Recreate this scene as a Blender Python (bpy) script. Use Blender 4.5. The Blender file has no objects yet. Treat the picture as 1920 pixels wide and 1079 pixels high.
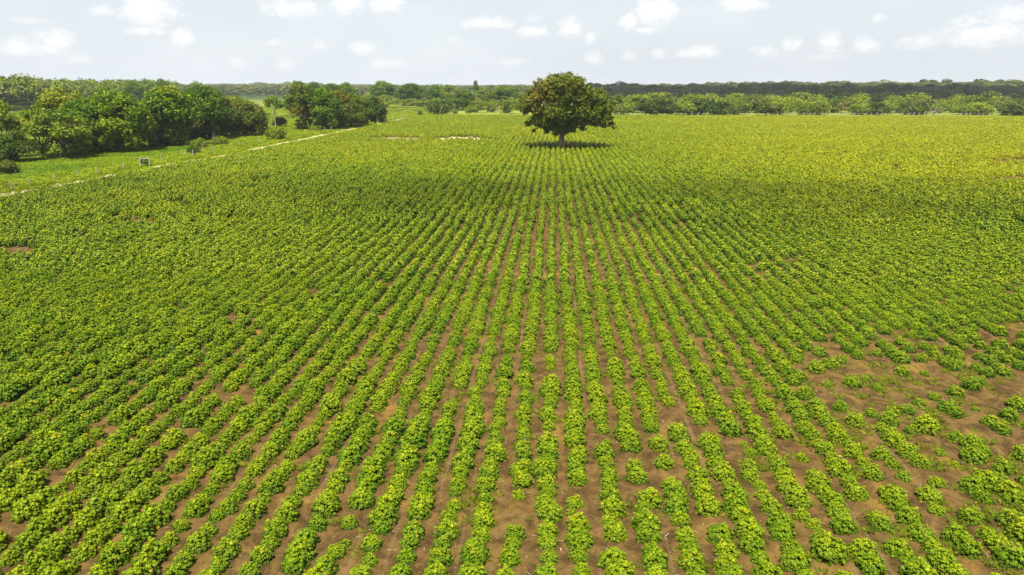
import bpy, math, random
import numpy as np
from mathutils import Vector
random.seed(7); rng = np.random.default_rng(7)
S = bpy.context.scene; COL = S.collection

# ------------------------------------------------------------------ camera
H = 12.9; F = 1280.0; YH = 160.0; CY = 539.5; CX = 960.0
PITCH = math.atan((CY-YH)/F); YAW = math.radians(3.39)
cam_d = bpy.data.cameras.new('camera'); cam = bpy.data.objects.new('camera', cam_d); COL.objects.link(cam)
cam_d.sensor_width = 36; cam_d.lens = 36*F/1920; cam_d.clip_start = .5; cam_d.clip_end = 40000
cam.location = (0, 0, H); cam.rotation_euler = (math.pi/2-PITCH, 0, YAW)
S.camera = cam

# ------------------------------------------------------------------ sky, sun, exposure
SUN_EL = math.radians(63); SUN_AZ = math.radians(188)      # azimuth clockwise from +Y: the sun stands behind the camera
S.view_settings.view_transform = 'Standard'; S.view_settings.look = 'None'
S.view_settings.gamma = 1; S.view_settings.use_curve_mapping = False
S.view_settings.exposure = 0.68
S.render.engine = 'CYCLES'
cy = S.cycles
cy.max_bounces = 5; cy.diffuse_bounces = 3; cy.glossy_bounces = 1; cy.transmission_bounces = 3
cy.volume_bounces = 0; cy.transparent_max_bounces = 8
cy.use_denoising = True; cy.caustics_reflective = False; cy.caustics_refractive = False
S.render.use_persistent_data = False

sun_dir = Vector((math.sin(SUN_AZ)*math.cos(SUN_EL), math.cos(SUN_AZ)*math.cos(SUN_EL), math.sin(SUN_EL)))
sl = bpy.data.lights.new('sun', 'SUN'); sl.energy = 5.0; sl.angle = math.radians(.5); sl.color = (1, .95, .86)
so = bpy.data.objects.new('sun', sl); COL.objects.link(so)
so.rotation_euler = (-sun_dir).to_track_quat('-Z', 'Y').to_euler()

class NT:
    """tiny node-tree helper"""
    def __init__(s, nt): s.t = nt; s.n = nt.nodes; s.l = nt.links
    def node(s, kind, **kw):
        n = s.n.new(kind)
        for k, v in kw.items(): setattr(n, k, v)
        return n
    def put(s, sock, v):
        if isinstance(v, bpy.types.NodeSocket): s.l.new(v, sock)
        elif v is not None: sock.default_value = v
    def m(s, op, a, b=None, c=None, clamp=False):
        n = s.node('ShaderNodeMath', operation=op, use_clamp=clamp)
        for i, v in enumerate((a, b, c)): s.put(n.inputs[i], v)
        return n.outputs[0]
    def vm(s, op, a, b=None):
        n = s.node('ShaderNodeVectorMath', operation=op); s.put(n.inputs[0], a); s.put(n.inputs[1], b)
        return n.outputs[0]
    def noise(s, vec, scale, detail=3, rough=.55, dist=0):
        n = s.node('ShaderNodeTexNoise'); s.put(n.inputs['Vector'], vec)
        n.inputs['Scale'].default_value = scale; n.inputs['Detail'].default_value = detail
        n.inputs['Roughness'].default_value = rough; n.inputs['Distortion'].default_value = dist
        return n.outputs[0]
    def mix(s, f, a, b, blend='MIX'):
        n = s.node('ShaderNodeMix', data_type='RGBA', blend_type=blend)
        s.put(n.inputs[0], f)
        for i, v in ((6, a), (7, b)):
            if isinstance(v, tuple) and len(v) == 3: v = (*v, 1)
            s.put(n.inputs[i], v)
        return n.outputs[2]
    def ramp(s, f, a, b, lo=0., hi=1.):
        n = s.node('ShaderNodeMapRange', interpolation_type='SMOOTHSTEP'); s.put(n.inputs[0], f)
        n.inputs[1].default_value = a; n.inputs[2].default_value = b
        n.inputs[3].default_value = lo; n.inputs[4].default_value = hi
        return n.outputs[0]
    def attr(s, name, kind='GEOMETRY'):
        n = s.node('ShaderNodeAttribute', attribute_type=kind, attribute_name=name); return n.outputs['Fac']

def px_dir(x, y):
    """direction of the ray through photo pixel (x, y)"""
    v = Vector(((x-CX)/F, -(y-CY)/F, -1)); v.rotate(cam.rotation_euler); return v.normalized()

W = bpy.data.worlds.new("World"); S.world = W; W.use_nodes = True
w = NT(W.node_tree); w.n.clear()
sky = w.node('ShaderNodeTexSky', sky_type='NISHITA', sun_disc=False, sun_elevation=SUN_EL, sun_rotation=SUN_AZ)
sky.air_density = 1.0; sky.dust_density = 3.2; sky.ozone_density = 1.5; sky.altitude = 50
tc = w.node('ShaderNodeTexCoord'); sx = w.node('ShaderNodeSeparateXYZ'); w.put(sx.inputs[0], tc.outputs['Generated'])
az = w.m('ARCTAN2', sx.outputs[0], sx.outputs[1]); el = w.m('ARCSINE', sx.outputs[2])
# small cumulus puffs, each at its own azimuth and elevation: (x, y, half width, half height, strength)
PUFFS = [(278,24,46,24,1.1),(270,60,34,8,.75),(342,72,19,14,.8),(42,92,32,13,.65),(100,82,30,17,.85),(190,20,22,9,.55),
 (545,18,58,15,.8),(650,8,30,20,1.05),(728,8,32,16,.9),(682,92,26,11,.7),(915,46,58,10,.85),(512,81,16,5,.35),(598,88,16,9,.35),
 (150,113,22,6,.3),(850,75,16,6,.3),(447,119,14,9,.35),(535,122,24,9,.35),(725,120,32,9,.4),(1228,24,36,28,1.2),(1180,40,20,13,1.0),
 (1213,58,21,7,.8),(1392,8,42,13,1.0),(1068,56,24,17,.9),(1000,60,34,10,.8),(1108,73,11,10,.6),(1114,110,22,11,.55),
 (1180,106,18,7,.45),(1233,104,22,8,.55),(1310,100,48,11,.7),(1435,97,30,10,.65),(1485,88,20,13,.65),(1556,85,22,19,.75),
 (1622,88,24,14,.65),(1725,82,34,11,.65),(1840,66,66,20,.95),(1895,30,34,14,.7),(1646,35,12,7,.5),(965,116,34,6,.35),
 (60,40,30,6,.35),(1550,107,40,5,.35),(1000,36,16,8,.3)]
cv = w.node('ShaderNodeCombineXYZ'); w.put(cv.inputs[0], az); w.put(cv.inputs[1], w.m('MULTIPLY', el, 1.7))
wob = w.noise(cv.outputs[0], 34, 5, .62); fine = w.noise(cv.outputs[0], 95, 4, .6)
edge = w.m('ADD', w.m('MULTIPLY', w.m('SUBTRACT', wob, .5), 2.0), w.m('MULTIPLY', w.m('SUBTRACT', fine, .5), .8))
acc = None; shade = None
for (x, y, a, b, s_) in PUFFS:
    d = px_dir(x, y); u0 = math.atan2(d.x, d.y); v0 = math.asin(d.z)
    du = w.m('DIVIDE', w.m('SUBTRACT', az, u0), a/F*1.1)
    dv = w.m('DIVIDE', w.m('SUBTRACT', el, v0), b/F*1.55)
    low_side = w.ramp(dv, .25, -.55)
    dv = w.m('MAXIMUM', dv, w.m('MULTIPLY', dv, -1.35))          # flatter below
    r = w.m('SQRT', w.m('ADD', w.m('MULTIPLY', du, du), w.m('MULTIPLY', dv, dv)))
    f = w.m('ADD', w.m('SUBTRACT', 1.0, r), w.m('MULTIPLY', edge, .8))
    f = w.m('MULTIPLY', w.ramp(f, -.05, .95), s_*.85)
    acc = f if acc is None else w.m('MAXIMUM', acc, f)
    g_ = w.m('MULTIPLY', low_side, f); shade = g_ if shade is None else w.m('MAXIMUM', shade, g_)
acc = w.m('MINIMUM', acc, .95)
veil = w.ramp(w.noise(cv.outputs[0], 5, 4, .6), .42, .72, 0, .22)     # thin high cloud
haze_low = w.ramp(el, .0, .16, .30, .0)
skyc = w.mix(w.ramp(el, .12, .8, .80, .35), sky.outputs[0], (7.8, 8.45, 9.05))               # milky humid air over the sky's own colour
skyc = w.mix(haze_low, skyc, (8.9, 9.2, 9.35))
skyc = w.mix(veil, skyc, (9.2, 9.4, 9.5))
puffc = w.mix(w.ramp(fine, .3, .65), (9.7, 9.7, 9.7), (11.6, 11.3, 10.8))
puffc = w.mix(w.m('MULTIPLY', shade, .75), puffc, (8.0, 8.15, 8.5))
skyc = w.mix(acc, skyc, puffc)
bg = w.node('ShaderNodeBackground'); bg.inputs[1].default_value = .070
w.l.new(skyc, bg.inputs[0]); wo = w.node('ShaderNodeOutputWorld'); w.l.new(bg.outputs[0], wo.inputs[0])

# ------------------------------------------------------------------ geometry helpers
_R = np.array(cam.rotation_euler.to_matrix())
def P(x, y, z=0.):
    """the point at height z seen at photo pixel (x, y)"""
    d = _R @ np.array([(x-CX)/F, -(y-CY)/F, -1.]); t = (z-H)/d[2]
    return np.array([d[0]*t, d[1]*t, z])
def proj(X, Y, Z=0.):
    p = np.stack([X, Y, (np.zeros_like(X)+Z)-H], -1) @ _R
    zc = np.maximum(-p[..., 2], .01)
    return CX+F*p[..., 0]/zc, CY-F*p[..., 1]/zc, np.where(-p[..., 2] > .05, zc, 1e-3)
def height_at(base, ytop):
    """world height of a thing standing at base whose top is at photo row ytop"""
    lo, hi = 0., 60.
    for _ in range(40):
        mid = (lo+hi)/2; _, yy, _ = proj(np.array(base[0]), np.array(base[1]), mid)
        if yy > ytop: lo = mid
        else: hi = mid
    return lo
def sstep(a, b, x):
    t = np.clip((x-a)/(b-a), 0, 1); return t*t*(3-2*t)
def vnoise(x, y, seed=0):
    """smooth value noise 0..1"""
    xi = np.floor(x).astype(np.int64); yi = np.floor(y).astype(np.int64); xf = x-xi; yf = y-yi
    def h(a, b):
        n = (a*374761393+b*668265263+seed*1442695041) & 0xffffffff
        n = ((n ^ (n >> 13))*1274126177) & 0xffffffff; return ((n ^ (n >> 16)) & 0xffff)/65535.
    u = xf*xf*(3-2*xf); v = yf*yf*(3-2*yf)
    return (h(xi, yi)*(1-u)+h(xi+1, yi)*u)*(1-v)+(h(xi, yi+1)*(1-u)+h(xi+1, yi+1)*u)*v
def fbm(x, y, seed=0, o=4):
    s = 0; a = .5; t = 0
    for i in range(o):
        s = s+a*vnoise(x*2**i, y*2**i, seed+i); t += a; a *= .5
    return s/t
def tag(o, label=None, cat=None, group=None, kind=None):
    if label: o['label'] = label
    if cat: o['category'] = cat
    if group: o['group'] = group
    if kind: o['kind'] = kind
    return o
def mesh(name, verts, faces, mats, attrs=None, fattrs=None, smooth=False, mi=None):
    """verts (n,3); faces: list of (m,k) int arrays"""
    me = bpy.data.meshes.new(name); verts = np.asarray(verts, np.float32)
    me.vertices.add(len(verts)); me.vertices.foreach_set('co', verts.ravel())
    if not isinstance(faces, list): faces = [faces]
    faces = [f for f in faces if len(f)]
    lt = np.concatenate([np.full(len(f), f.shape[1], np.int32) for f in faces])
    lv = np.concatenate([np.asarray(f, np.int32).ravel() for f in faces])
    ls = np.concatenate([[0], np.cumsum(lt)[:-1]]).astype(np.int32)
    me.loops.add(len(lv)); me.loops.foreach_set('vertex_index', lv)
    me.polygons.add(len(lt)); me.polygons.foreach_set('loop_start', ls)
    try: me.polygons.foreach_set('loop_total', lt)
    except Exception: pass
    for m in (mats if isinstance(mats, (list, tuple)) else [mats]): me.materials.append(m)
    if mi is not None: me.polygons.foreach_set('material_index', np.asarray(mi, np.int32))
    me.polygons.foreach_set('use_smooth', np.full(len(lt), smooth))
    for k, v in (attrs or {}).items():
        a = me.attributes.new(k, 'FLOAT', 'POINT'); a.data.foreach_set('value', np.asarray(v, np.float32))
    me.update(calc_edges=True); me.validate()
    return me
def obj(name, me, parent=None, loc=(0, 0, 0), rz=0, sc=(1, 1, 1)):
    o = bpy.data.objects.new(name, me); COL.objects.link(o); o.location = loc
    o.rotation_euler = (0, 0, rz); o.scale = sc
    if parent: o.parent = parent
    return o
def empty(name, loc=(0, 0, 0), rz=0, sc=(1, 1, 1)):
    o = bpy.data.objects.new(name, None); COL.objects.link(o); o.location = loc; o.rotation_euler = (0, 0, rz)
    o.scale = sc; o.empty_display_size = .3; return o
def norm(v): return v/np.maximum(np.linalg.norm(v, axis=-1, keepdims=True), 1e-9)

class Geo:
    """collects polygons and tubes with a tint and hue per vertex"""
    def __init__(s): s.v = []; s.f = {}; s.t = []; s.h = []; s.n = 0
    def add(s, v, f, t=.5, h=0.):
        v = np.asarray(v, float).reshape(-1, 3); f = np.asarray(f, int)
        s.f.setdefault(f.shape[1], []).append(f+s.n); s.v.append(v)
        s.t.append(np.broadcast_to(np.asarray(t, float), (len(v),))); s.h.append(np.broadcast_to(np.asarray(h, float), (len(v),)))
        s.n += len(v)
    def leaves(s, c, nrm, size, t, h=None, shape=None, aspect=1.):
        """one small polygon per centre; shape: (k,3) outline in leaf space (x, y, droop)"""
        n = len(c); nrm = norm(nrm)
        a = norm(np.cross(nrm, rng.normal(size=(n, 3)))); b = np.cross(nrm, a)
        if shape is None: shape = np.array([[-.5, -.5, 0], [.5, -.4, .1], [.5, .5, 0], [-.4, .5, .12]])
        k = len(shape); sz = np.asarray(size).reshape(-1, 1, 1)
        v = c[:, None]+sz*(shape[None, :, 0:1]*a[:, None]*aspect+shape[None, :, 1:2]*b[:, None]-shape[None, :, 2:3]*nrm[:, None])
        s.add(v.reshape(-1, 3), np.arange(n*k).reshape(n, k), np.repeat(t, k), np.repeat(h if h is not None else np.zeros(n), k))
    def tube(s, pts, rad, sides=6, t=.5):
        pts = np.asarray(pts, float); m = len(pts); rad = np.asarray(rad, float)
        d = norm(np.gradient(pts, axis=0)); ref = np.array([.31, .95, .05])
        a = norm(np.cross(d, ref)); b = np.cross(d, a); an = np.arange(sides)/sides*2*math.pi
        v = pts[:, None]+rad[:, None, None]*(np.cos(an)[None, :, None]*a[:, None]+np.sin(an)[None, :, None]*b[:, None])
        f = [[i*sides+j, i*sides+(j+1) % sides, (i+1)*sides+(j+1) % sides, (i+1)*sides+j] for i in range(m-1) for j in range(sides)]
        s.add(v.reshape(-1, 3), f, t)
    def box(s, c, size, rot=0., t=.5):
        c = np.array(c, float); x, y, z = np.array(size)/2
        v = np.array([[i, j, k] for k in (-z, z) for (i, j) in ((-x, -y), (x, -y), (x, y), (-x, y))])
        ca, sa = math.cos(rot), math.sin(rot); v = v @ np.array([[ca, sa, 0], [-sa, ca, 0], [0, 0, 1]])
        s.add(v+c, [[0, 3, 2, 1], [4, 5, 6, 7], [0, 1, 5, 4], [1, 2, 6, 5], [2, 3, 7, 6], [3, 0, 4, 7]], t)
    def build(s, name, mat, smooth=False):
        return mesh(name, np.concatenate(s.v), [np.concatenate(f) for f in s.f.values()], mat,
                    {'tint': np.concatenate(s.t), 'hue': np.concatenate(s.h)}, smooth=smooth)

# ------------------------------------------------------------------ materials
def new_mat(name):
    m = bpy.data.materials.new(name); m.use_nodes = True; t = NT(m.node_tree); t.n.clear(); return m, t
def finish(t, col, rough=.8, spec=.25, bump=None, bs=.3, bd=.05):
    p = t.node('ShaderNodeBsdfPrincipled'); t.put(p.inputs['Base Color'], col if not isinstance(col, tuple) else (*col, 1))
    t.put(p.inputs['Roughness'], rough); p.inputs['Specular IOR Level'].default_value = spec
    if bump is not None:
        b = t.node('ShaderNodeBump'); b.inputs['Strength'].default_value = bs; b.inputs['Distance'].default_value = bd
        t.put(b.inputs['Height'], bump); t.l.new(b.outputs[0], p.inputs['Normal'])
    return p
def out(t, sh):
    o = t.node('ShaderNodeOutputMaterial'); t.l.new(sh, o.inputs[0])
def leaf_mat(name, dark, mid, light, hue_col, trans=.3, yel=None, rough=.6, spec=.18, patch=None):
    """leaves: tint per leaf picks dark..light, hue per clump turns it to hue_col"""
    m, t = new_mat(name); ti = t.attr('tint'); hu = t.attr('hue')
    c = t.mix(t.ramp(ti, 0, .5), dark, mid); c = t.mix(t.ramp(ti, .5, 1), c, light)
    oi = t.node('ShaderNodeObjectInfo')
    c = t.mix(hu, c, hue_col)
    if yel:
        c = t.mix(t.m('MULTIPLY', t.attr('yel', 'INSTANCER'), 1., clamp=True), c, yel)
    if patch:
        g = t.node('ShaderNodeNewGeometry')
        n = t.noise(g.outputs['Position'], patch[0], 3, .6)
        c = t.mix(t.ramp(n, .35, .68, 0, patch[2]), c, patch[1])
    hv = t.node('ShaderNodeHueSaturation'); t.put(hv.inputs['Color'], c)
    hv.inputs['Saturation'].default_value = 1.0
    t.put(hv.inputs['Value'], t.m('ADD', t.m('MULTIPLY', oi.outputs['Random'], .24), .88))
    t.put(hv.inputs['Hue'], t.m('ADD', t.m('MULTIPLY', oi.outputs['Random'], -.022), .513))
    c = hv.outputs[0]
    p = finish(t, c, rough, spec)
    tr = t.node('ShaderNodeBsdfTranslucent'); t.l.new(t.mix(.5, c, (.14, .2, .004)), tr.inputs[0])
    mx = t.node('ShaderNodeMixShader'); mx.inputs[0].default_value = trans
    t.l.new(p.outputs[0], mx.inputs[1]); t.l.new(tr.outputs[0], mx.inputs[2]); out(t, mx.outputs[0]); return m
def bark_mat(name, a, b):
    m, t = new_mat(name); g = t.node('ShaderNodeTexCoord')
    mp = t.node('ShaderNodeMapping'); mp.inputs['Scale'].default_value = (1, 1, .25); t.l.new(g.outputs['Object'], mp.inputs[0])
    n = t.noise(mp.outputs[0], 3.5, 5, .65); c = t.mix(t.ramp(n, .35, .65), a, b)
    out(t, finish(t, c, .9, .15, n, .6, .05).outputs[0]); return m

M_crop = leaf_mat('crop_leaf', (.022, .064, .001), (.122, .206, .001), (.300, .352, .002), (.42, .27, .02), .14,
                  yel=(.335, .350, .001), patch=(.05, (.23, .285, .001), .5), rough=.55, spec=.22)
M_weed = leaf_mat('weed_leaf', (.16, .23, .012), (.26, .32, .015), (.38, .42, .04), (.40, .33, .12), .25)
M_grass = leaf_mat('verge_leaf', (.17, .26, .003), (.31, .40, .004), (.42, .47, .008), (.40, .36, .06), .3, yel=(.10, .21, .004), patch=(.12, (.32, .36, .012), .5))
M_tree = leaf_mat('tree_leaf', (.026, .060, .003), (.112, .200, .003), (.255, .335, .006), (.29, .28, .006), .28)
M_red = leaf_mat('lone_tree_leaf', (.028, .060, .003), (.105, .162, .003), (.25, .285, .006), (.21, .145, .012), .24)
M_olive = leaf_mat('olive_leaf', (.06, .105, .004), (.155, .225, .006), (.28, .33, .010), (.28, .26, .012), .22)
M_shrub = leaf_mat('shrub_leaf', (.050, .095, .003), (.20, .265, .005), (.37, .40, .010), (.26, .20, .09), .25)
M_darkshrub = leaf_mat('dark_shrub_leaf', (.028, .058, .004), (.080, .125, .006), (.18, .215, .010), (.16, .15, .03), .18)
M_wood = leaf_mat('far_wood_leaf', (.020, .046, .004), (.075, .115, .008), (.17, .20, .014), (.24, .21, .05), .16)
M_bark = bark_mat('dark_bark', (.06, .045, .03), (.15, .12, .09))
M_pale = bark_mat('pale_bark', (.24, .20, .15), (.48, .43, .36))
M_red_bark = bark_mat('red_bark', (.11, .065, .035), (.30, .21, .13))
M_post = bark_mat('post_wood', (.24, .21, .16), (.46, .42, .34))
m, t = new_mat('wire_metal'); out(t, finish(t, (.35, .33, .30), .5, .5).outputs[0]); M_wire = m

# soil: brown earth with orange silt where water stood, dark crusts, wheel lines between some rows, sand at the far end
m, t = new_mat('soil'); M_soil = m
g = t.node('ShaderNodeNewGeometry'); pos = g.outputs['Position']; sp = t.node('ShaderNodeSeparateXYZ'); t.l.new(pos, sp.inputs[0])
st = t.vm('MULTIPLY', pos, (1.6, .8, 1))
n1 = t.noise(st, .42, 4, .6, .5); n2 = t.noise(pos, 1.5, 6, .66, .6); n3 = t.noise(pos, 11, 5, .75); n4 = t.noise(st, 3.2, 5, .7, 1.2)
c = t.mix(t.ramp(n2, .32, .68), (.052, .031, .009), (.158, .096, .028))
c = t.mix(t.ramp(n1, .52, .80, 0, .8), c, (.30, .175, .034))
c = t.mix(t.ramp(n4, .57, .70, 0, .8), c, (.026, .016, .009))
c = t.mix(t.ramp(n3, .52, .8, 0, .40), c, (.27, .19, .085))
ph = t.m('ABSOLUTE', t.m('SUBTRACT', t.m('FRACT', sp.outputs[0]), .5))           # 0 in mid furrow
wl = t.m('MULTIPLY', t.ramp(ph, .0, .10, 1, 0), t.ramp(t.noise(t.vm('MULTIPLY', pos, (.9, .08, 1)), 1.3, 3), .5, .62))
c = t.mix(t.m('MULTIPLY', wl, .3), c, (.24, .17, .09))
c = t.mix(t.m('MINIMUM', t.attr('sand'), 1.), c, t.mix(n2, (.40, .29, .14), (.66, .52, .32)))
hgt = t.m('ADD', t.m('MULTIPLY', n2, .7), t.m('ADD', t.m('MULTIPLY', n3, .22), t.m('MULTIPLY', n4, .35)))
out(t, finish(t, c, .95, .12, hgt, 1., .10).outputs[0])

# meadow ground
m, t = new_mat('meadow'); M_mead = m
g = t.node('ShaderNodeNewGeometry'); pos = g.outputs['Position']
n1 = t.noise(pos, .02, 5, .6); n2 = t.noise(pos, .35, 5, .7); n3 = t.noise(pos, 2.5, 4, .7)
c = t.mix(t.ramp(n1, .35, .62), (.14, .20, .014), (.23, .25, .035))
c = t.mix(t.ramp(n2, .45, .75, 0, .6), c, (.085, .16, .012))
c = t.mix(t.ramp(n3, .4, .8, 0, .5), c, (.30, .31, .06))
dist = t.node('ShaderNodeVectorMath', operation='LENGTH'); t.l.new(pos, dist.inputs[0])
c = t.mix(t.m('MULTIPLY', t.ramp(dist.outputs['Value'], 520, 800), t.ramp(n1, .3, .5, .8, 1)), c, (.045, .075, .016))
out(t, finish(t, c, .95, .1, n2, .5, .3).outputs[0])

m, t = new_mat('track_sand'); M_track = m
g = t.node('ShaderNodeNewGeometry'); pos = g.outputs['Position']
n2 = t.noise(pos, 1.2, 5, .7); n3 = t.noise(pos, .3, 4, .7)
sand = t.mix(n2, (.32, .24, .12), (.60, .49, .30))
gr = t.mix(n2, (.15, .26, .012), (.27, .33, .03))
k = t.ramp(t.m('ADD', t.attr('sand'), t.m('MULTIPLY', t.m('SUBTRACT', n2, .5), 2.4)), .38, .62)
out(t, finish(t, t.mix(k, gr, sand), .95, .1, n2, .5, .08).outputs[0])

# ------------------------------------------------------------------ terrain
def relief(X, Y):
    r = np.hypot(X, Y); th = np.arctan2(X, Y)
    hill = sstep(700, 1600, r)*(7*sstep(.05, .60, th)+3*sstep(-.2, -.5, th))+sstep(2500, 6000, r)*8*sstep(.0, .5, th)
    roll = sstep(700, 1600, r)*(fbm(X/500.+9, Y/500.+3, 5, 3)-.5)*6
    return hill+roll-.0
na, nr = 280, 150
th = np.linspace(-math.pi, math.pi, na+1)
rr = np.concatenate([[0.], np.geomspace(8, 9000, nr)])
TH, RR = np.meshgrid(th, rr); X = np.sin(TH)*RR; Y = np.cos(TH)*RR
V = np.stack([X, Y, relief(X, Y)], -1).reshape(-1, 3)
i = np.arange(nr)[:, None]*(na+1)+np.arange(na)[None]; Q = np.stack([i, i+1, i+na+2, i+na+1], -1).reshape(-1, 4)[:, ::-1]
tag(obj('ground', mesh('ground', V, Q, M_mead, smooth=True)), kind='structure')

# field outline (left edge follows the track, far edge the fence)
EDGE_PX = [(-420, 452), (-200, 412), (0, 376), (100, 358), (200, 339), (262, 327), (300, 320), (330, 312), (400, 302), (455, 292), (520, 278), (580, 266),
           (620, 257), (672, 245), (720, 234), (770, 223), (800, 218.6)]
EDGE = np.array([P(*p)[:2] for p in EDGE_PX])
YFAR = P(1000, 218.6)[1]
def edge_x(Y): return np.interp(Y, EDGE[:, 1], EDGE[:, 0])
SANDS = [(855, 259.5, 50, 5, 1.), (915, 262, 30, 3.5, .6), (745, 259, 50, 4, .45), (705, 263, 25, 3, .35), (875, 220.5, 24, 1.2, 1), (930, 220.8, 40, 1.4, .8), (812, 220.5, 22, 1.2, .8)]
def ell(px, py, L, soft=.35):
    v = np.zeros_like(px)
    for e in L:
        d = np.hypot((px-e[0])/e[2], (py-e[1])/e[3]); k = e[4] if len(e) > 4 else 1.
        v = np.maximum(v, k*(1-sstep(1-soft, 1+soft, d)))
    return v
def sand_at(X, Y):
    px, py, _ = proj(X, Y, .0); return ell(px, py, SANDS, .9)*(.45+1.1*fbm(X/1.5, Y/4., 77, 4))
# far soil sheet as strips
ys = np.concatenate([np.linspace(-40, 150, 60), np.linspace(151, YFAR, 260)])
XL = np.where(ys < EDGE[0, 1], EDGE[0, 0]-5, edge_x(ys))
us = np.linspace(0, 1, 121)
X = XL[:, None]+(330-XL[:, None])*us[None]; Y = np.repeat(ys[:, None], 121, 1)
V1 = np.stack([X, Y, np.full_like(X, .004)], -1).reshape(-1, 3)
i = np.arange(len(ys)-1)[:, None]*121+np.arange(120)[None]; Q1 = np.stack([i, i+1, i+122, i+121], -1).reshape(-1, 4)
# near soil with real beds, furrows and lumps
gx = np.arange(-27, 34, .11); gy = np.arange(12, 52, .13); X, Y = np.meshgrid(gx, gy)
bed = .5+.5*np.cos(2*math.pi*X); lump = fbm(X*1.6, Y*1.4, 3, 5); cl = fbm(X*5, Y*5, 8, 3)
fade = sstep(-27, -24, X)*sstep(34, 31, X)*sstep(12, 14, Y)*sstep(52, 48, Y)
Z = .009+fade*(.05*bed+.10*np.maximum(lump-.38, 0)+.09*cl)
V2 = np.stack([X, Y, Z], -1).reshape(-1, 3); nx = len(gx)
i = np.arange(len(gy)-1)[:, None]*nx+np.arange(nx-1)[None]; Q2 = np.stack([i, i+1, i+nx+1, i+nx], -1).reshape(-1, 4)+len(V1)
VV = np.concatenate([V1, V2])
tag(obj('soil', mesh('soil', VV, np.concatenate([Q1, Q2]), M_soil, {'sand': sand_at(VV[:, 0], VV[:, 1])}, smooth=True)), kind='structure')

# dirt track along the left edge of the field
TR_PX = [(-400, 462), (-200, 418), (-60, 386), (0, 371), (60, 359), (150, 343), (205, 333.5), (280, 317), (320, 309), (400, 298), (440, 290.5), (500, 276), (560, 264.5),
         (610, 253.5), (660, 243), (720, 231), (765, 221.5), (800, 214.5), (860, 211.5), (960, 210)]
SANDY = [(60, 364, 60, 12, .5), (115, 352, 22, 8, .62), (150, 345, 12, 6, .6), (205, 333, 16, 6, .6), (315, 311, 28, 6, .7), (368, 304, 18, 5, .75), (420, 296, 38, 9, 1.), (500, 277, 30, 8, .8), (545, 267, 34, 9, .9),
         (600, 257, 18, 5, .6), (654, 243, 26, 7, 1.), (740, 227, 42, 8, .95)]
tp = np.array([P(*p)[:2] for p in TR_PX]); d = np.concatenate([[0], np.cumsum(np.hypot(*np.diff(tp, axis=0).T))])
s = np.arange(0, d[-1], 1.); c = np.stack([np.interp(s, d, tp[:, 0]), np.interp(s, d, tp[:, 1])], -1)
k = np.ones(15)/15; cp = np.pad(c, ((7, 7), (0, 0)), 'edge'); c = np.stack([np.convolve(cp[:, j], k, 'valid') for j in (0, 1)], -1)
TRACK = c; tn = norm(np.gradient(c, axis=0)); nn = np.stack([tn[:, 1], -tn[:, 0]], -1)
off = np.linspace(-2.5, 2.5, 17)
wv = 1+.35*(fbm(s/9., s*0, 4, 3)-.5)
PT = c[:, None]+nn[:, None]*off[None, :, None]*wv[:, None, None]
px, py, _ = proj(PT[..., 0], PT[..., 1])
sd = ell(px, py, SANDY, .5)*(1-.30*np.exp(-(off/.35)**2))[None]+.27*(1-.8*np.exp(-(off/.5)**2))[None]
V = np.concatenate([PT, np.full(PT.shape[:2]+(1,), .010)], -1).reshape(-1, 3)
i = np.arange(len(c)-1)[:, None]*17+np.arange(16)[None]; Q = np.stack([i, i+1, i+18, i+17], -1).reshape(-1, 4)
tag(obj('dirt_track', mesh('dirt_track', V, Q, M_track, {'sand': sd.ravel()}, smooth=True)), kind='structure')

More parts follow.
